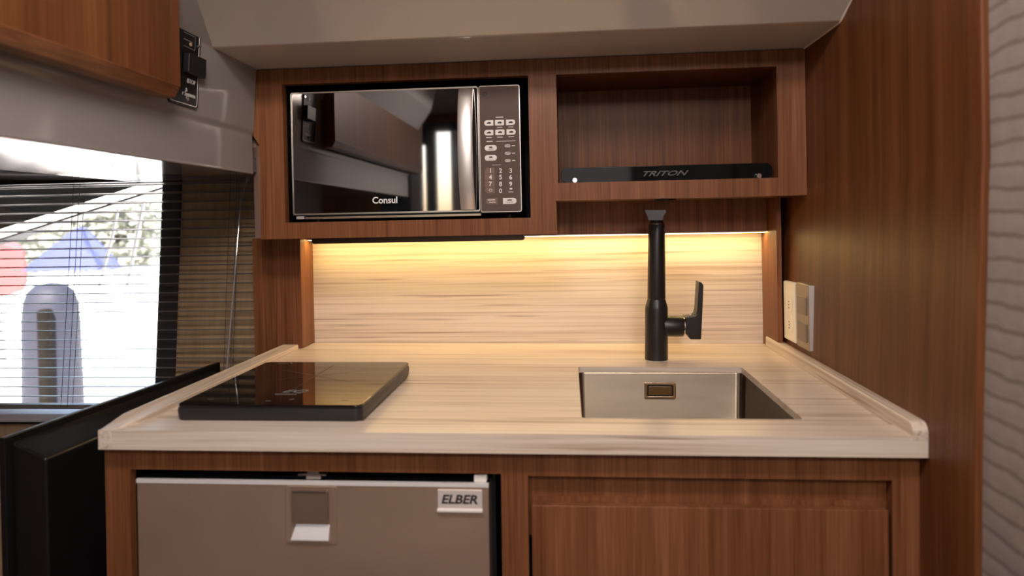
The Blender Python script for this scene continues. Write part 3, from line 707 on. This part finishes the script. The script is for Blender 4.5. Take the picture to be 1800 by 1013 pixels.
# ================================================================== TELEVISION SEEN EDGE-ON (left of the worktop)
tvb, tvf = Vector((-.783, 1.470, 0)), Vector((-.8275, .933, 0))
ax = (tvb-tvf); tvl = ax.length
tv_m = plain('black set plastic', (.009, .0085, .009), .30, spec=.5)
tv = thing('television', 'black flat television seen from its edge, standing left of the worktop', 'television', (tvf.x, tvf.y, -.80))
ang = math.atan2(-(ax.x), ax.y)
tv.rotation_euler = (0, 0, ang); LOC[tv.name] = Vector((0, 0, 0))
tv.location = (tvf.x, tvf.y, -.80)
Zt = .50                                                # local: x right, y along the set, z up
put('screen_slab', P(rrect(-.007, .003, 0, Zt, .002), 'Y', 0, tvl), tv_m, tv, bevel=.001)
bm = bmesh.new()
prism(bm, [(.003, .02), (.003, Zt-.010), (.008, Zt-.0125), (.056, Zt-.030), (.060, Zt-.034), (.060, .02)], 'Y', .012, tvl-.03)
put('rear_housing', bm, tv_m, tv, bevel=.012, seg=5, label='deeper rear housing with a slanted top')
bm = bmesh.new()
v = [(.030, Zt-.0205), (.044, Zt-.0255)]
prism(bm, [(.028, Zt-.0222), (.040, Zt-.0266), (.040, Zt-.0245), (.028, Zt-.0200)], 'Y', .085, .26)
put('vent_slot', bm, plain('grey vent', (.05, .045, .04), .5), tv)
put('stand', B((-.05, .10, .1, tvl-.15, -.38, 0)), black_satin, tv)

# ================================================================== LOCKER AND PANEL ON THE HULL SIDE
lk = thing('wall_locker', 'walnut locker with a lighter bottom rail, hanging on the grey hull side above the blind', 'cabinet', (-.59, .5, .2))
lx = -.5850
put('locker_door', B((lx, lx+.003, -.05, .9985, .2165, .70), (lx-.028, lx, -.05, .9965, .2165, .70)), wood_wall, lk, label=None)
bm = bmesh.new()
prism(bm, [(lx+.0035, .2165), (lx+.0035, .2145), (lx-.006, .1985), (lx-.026, .1975), (lx-.028, .2165)], 'Y', -.05, .9975)
put('bottom_rail', bm, wood_band, lk, bevel=.001, label='lighter bevelled rail')
cpn = thing('switch_panel', 'black lettered engine switch plate on the grey hull side behind the locker', 'switch panel', (-.622, 1.08, .2))
# plate follows the leaning hull side
def hx(z): return -.6245+(z-.193)*(.008/.1235)
def hull(bm, off):                                      # (x=y along hull, y=z up, z=out) -> world
    for v in bm.verts:
        y, z, t = v.co.x, v.co.y, v.co.z
        v.co = Vector((hx(z)+off+t, y, z))
    return bm
pp = rrect(1.030, 1.1165, .2000, .3560, .008)
put('plate', hull(P(pp, 'Z', 0, .0025), .0003), plain('engraved black plate', (.006, .006, .006), .45, spec=.25), cpn)
bm = bmesh.new(); ring(bm, rrect(1.0335, 1.1130, .2035, .3525, .006), rrect(1.0347, 1.1118, .2047, .3513, .005), 'Z', 0, .0003)
put('border_line', hull(bm, .0029), white_print, cpn)
put('toggle_guard', hull(P(rrect(1.066, 1.1185, .2530, .2850, .002), 'Z', 0, .011), .0029), black_satin, cpn, bevel=.0012)
put('screw', hull(P(rrect(1.0855, 1.0935, .3350, .3430, .0039), 'Z', 0, .0012), .0029), chrome, cpn)
put('screw', hull(P(rrect(1.0785, 1.0865, .2090, .2170, .0039), 'Z', 0, .0012), .0029), chrome, cpn)
put('indicator', hull(P(rrect(1.1100, 1.1155, .3030, .3085, .0027), 'Z', 0, .0018), .0029), chrome, cpn)
SIDE = Matrix(((0, 0, 1, 0), (1, 0, 0, 0), (0, 1, 0, 0), (0, 0, 0, 1)))   # lettering on a +X facing wall, reading along +Y
letter('lettering', '/STOP', .0105, (hx(.243)+.0031, 1.0920, .2430), white_print, cpn, R=SIDE, sx=.9, depth=.0002)
letter('lettering', 'a', .0120, (hx(.228)+.0031, 1.0790, .2275), white_print, cpn, R=SIDE, depth=.0002)
letter('lettering', 'r Systems', .0105, (hx(.219)+.0031, 1.0870, .2200), white_print, cpn, R=SIDE, sx=.95, depth=.0002)
bm = bmesh.new()
for a in ((1.066, 1.100, .318, .3190), (1.066, 1.100, .296, .2970), (1.066, 1.092, .307, .3082), (1.0995, 1.1002, .296, .319)):
    prism(bm, [(a[0], a[2]), (a[1], a[2]), (a[1], a[3]), (a[0], a[3])], 'Z', 0, .0003)
put('diagram_lines', hull(bm, .0029), grey_print, cpn)
put('diagram_light', hull(P(rrect(1.083, 1.0895, .300, .3060, .003), 'Z', 0, .0012), .0029), plain('tan lamp lens', (.45, .33, .2), .3), cpn)

# ================================================================== OUTSIDE THE WINDOW
def grd(): return plain('sunlit pale quay', (.80, .78, .74), .8, noise=.06, nscale=4)
struct('ground', B((-22, 16, 1.9, 34, -1.9, -1.75)), grd())
# hardtop side: dark panel with a pale edge rail, falling to the left
rf = thing('roof_overhang', 'dark slanting roof side with a pale edge rail outside the window', 'roof', (-1.6, 2.0, -.1))
bm = P([(-2.75, -.27), (-1.205, .158), (-1.05, .20), (-1.05, .62), (-2.75, .62)], 'Y', 2.0, 2.06)
put('roof_side', bm, plain('shaded roof lining', (.003, .003, .003), .9, spec=0), rf)  # near-black colour stands for the shade under the roof
put('edge_rail', P([(-2.75, -.295), (-1.205, .133), (-1.03, .178), (-1.03, .20), (-1.205, .160), (-2.75, -.268)], 'Y', 1.985, 2.07), plain('pale painted rail', (.85, .80, .76), .4), rf)
put('gasket', P([(-2.75, -.3005), (-1.205, .1275), (-1.205, .1335), (-2.75, -.2945)], 'Y', 1.99, 2.065), black_satin, rf)
bm = bmesh.new(); tube(bm, [(-1.40, 2.30, .36), (-1.462, 2.30, .20), (-1.56, 2.30, -.22)], .006); tube(bm, [(-1.575, 2.3, .10), (-1.605, 2.30, -.02), (-1.66, 2.30, -.20)], .005)
single('guard_rail', 'thin white slanting guard rail tubes just outside the window', 'railing', bm, plain('white painted tube', (.85, .83, .80), .35))
pst = thing('dock_pedestal', 'grey round-topped dock pedestal outside the window', 'pedestal', (-3.60, 4.5, -1.75))
put('post', LT([(.20, -1.75), (.185, -1.2), (.175, -.62), (.165, -.50), (.14, -.42), (.09, -.37), (.0, -.355)], (-3.605, 4.5, 0)), plain('blue grey paint', (.024, .024, .034), .6, spec=.2), pst, smooth=True)
put('side_box', B((-3.54, -3.46, 4.27, 4.36, -1.2, -.52)), plain('dull brown plastic', (.007, .0052, .0035), .8, spec=.1), pst, bevel=.03, seg=4)
# white day boat with a bunched blue cover on its bow
wb = thing('white_boat', 'white boat bow behind the grey pedestal outside', 'boat', (-3.6, 6.6, -1.75))
bm = bmesh.new()
prism(bm, [(-5.2, -1.3), (-1.6, -1.3), (-1.3, -.75), (-1.5, -.50), (-3.2, -.42), (-4.6, -.40), (-5.3, -.62)], 'Y', 5.9, 7.6)
put('hull', bm, plain('white hull', (.85, .85, .88), .4), wb, bevel=.08, seg=4)
put('cradle', B((-4.8, -1.9, 6.1, 7.3, -1.75, -1.28)), plain('grey cradle timber', (.5, .48, .46), .7), wb)
bm = bmesh.new(); n = 28; rows = []
for k in range(9):
    t = k/8; z = -.385+.40*t; r = .40*(1-t)**.9+.05
    rows.append([bm.verts.new((-4.93+.10*t+r*(1+.12*math.sin(7*a*2*math.pi/n+2*t))*math.cos(2*math.pi*a/n), 6.45+.6*r*(1+.1*math.sin(5*a*2*math.pi/n))*math.sin(2*math.pi*a/n), z+.02*math.sin(a*1.9)*t)) for a in range(n)])
for a, b in zip(rows, rows[1:]):
    for i in range(n): bm.faces.new((a[i], a[(i+1) % n], b[(i+1) % n], b[i]))
bm.faces.new(rows[-1]); bm.faces.new(rows[0])
single('tarpaulin', 'bunched blue cover on the white boat outside', 'cover', bm, plain('blue cloth', (.035, .042, .14), .8, noise=.2, nscale=6), smooth=True)
bm = bmesh.new()
prism(bm, [(-9.6, -.72), (-6.80, -.80), (-6.70, -.62), (-6.74, -.20), (-7.0, -.12), (-9.6, -.08)], 'Y', 8.0, 9.4)
for v in bm.verts: v.co.x -= (v.co.y-8.0)*.86
boat = thing('red_boat', 'red hull at the left edge of the view through the window', 'boat', (-8.0, 8.7, -1.75))
put('hull', bm, plain('red paint', (.40, .05, .05), .4), boat, bevel=.05, seg=3)
put('cradle', B((-9.9, -7.4, 8.2, 9.0, -1.75, -.82)), plain('grey cradle', (.35, .33, .31), .7), boat)
leaf = plain('pale sunlit foliage', (.20, .25, .13), .7, noise=.35, nscale=3)
bark = plain('grey bark', (.12, .09, .07), .9, noise=.3)
def tree(x, y, h, w, label, seed, mat):
    t = thing('tree', label, 'tree', (x, y, -1.75), group=None); r = random.Random(seed)
    put('trunk', T([(x, y, -1.75), (x+.05, y, -1.0), (x-.03, y, -1.75+h*.6)], [.12, .09, .05], 8), bark, t, smooth=True)
    bm = bmesh.new()
    for k in range(1500):
        d = Vector((r.gauss(0, 1), r.gauss(0, 1), r.gauss(0, 1))).normalized()*(r.random()**.4)
        c = Vector((x+d.x*w, y+d.y*w*.6, -1.75+h*.62+d.z*h*.45)); s = .06+.08*r.random()
        e = Euler((r.random()*6, r.random()*6, r.random()*6)).to_matrix()
        bm.faces.new([bm.verts.new(c+e @ Vector(p)*s) for p in ((-.5, -1, 0), (.5, -1, .1), (.3, 1, 0), (-.3, 1, -.1))])
    me = bpy.data.meshes.new('foliage'); bmesh.ops.translate(bm, verts=bm.verts, vec=-root_loc(t)); bm.to_mesh(me); bm.free(); me.materials.append(mat)
    o = link('foliage', me, t); o['kind'] = 'stuff'
leaf2 = plain('greyish foliage', (.24, .25, .20), .7, noise=.3, nscale=3)
tree(-12.6, 14.0, 3.4, 1.7, 'broad grey-green tree far off behind the red boat', 1, leaf2)
tree(-8.6, 12.5, 2.9, 1.4, 'grey-green tree far off beyond the blue cover', 2, leaf2)
tree(-5.4, 11.0, 2.6, 1.1, 'fresh green bush beyond the white boat, nearest tree', 3, leaf)
single('shed', 'pale grey shed wall far off between the trees outside', 'building', B((-11, -3.5, 15, 17, -1.75, 1.6)), plain('pale grey wall', (.55, .53, .52), .8, noise=.1))
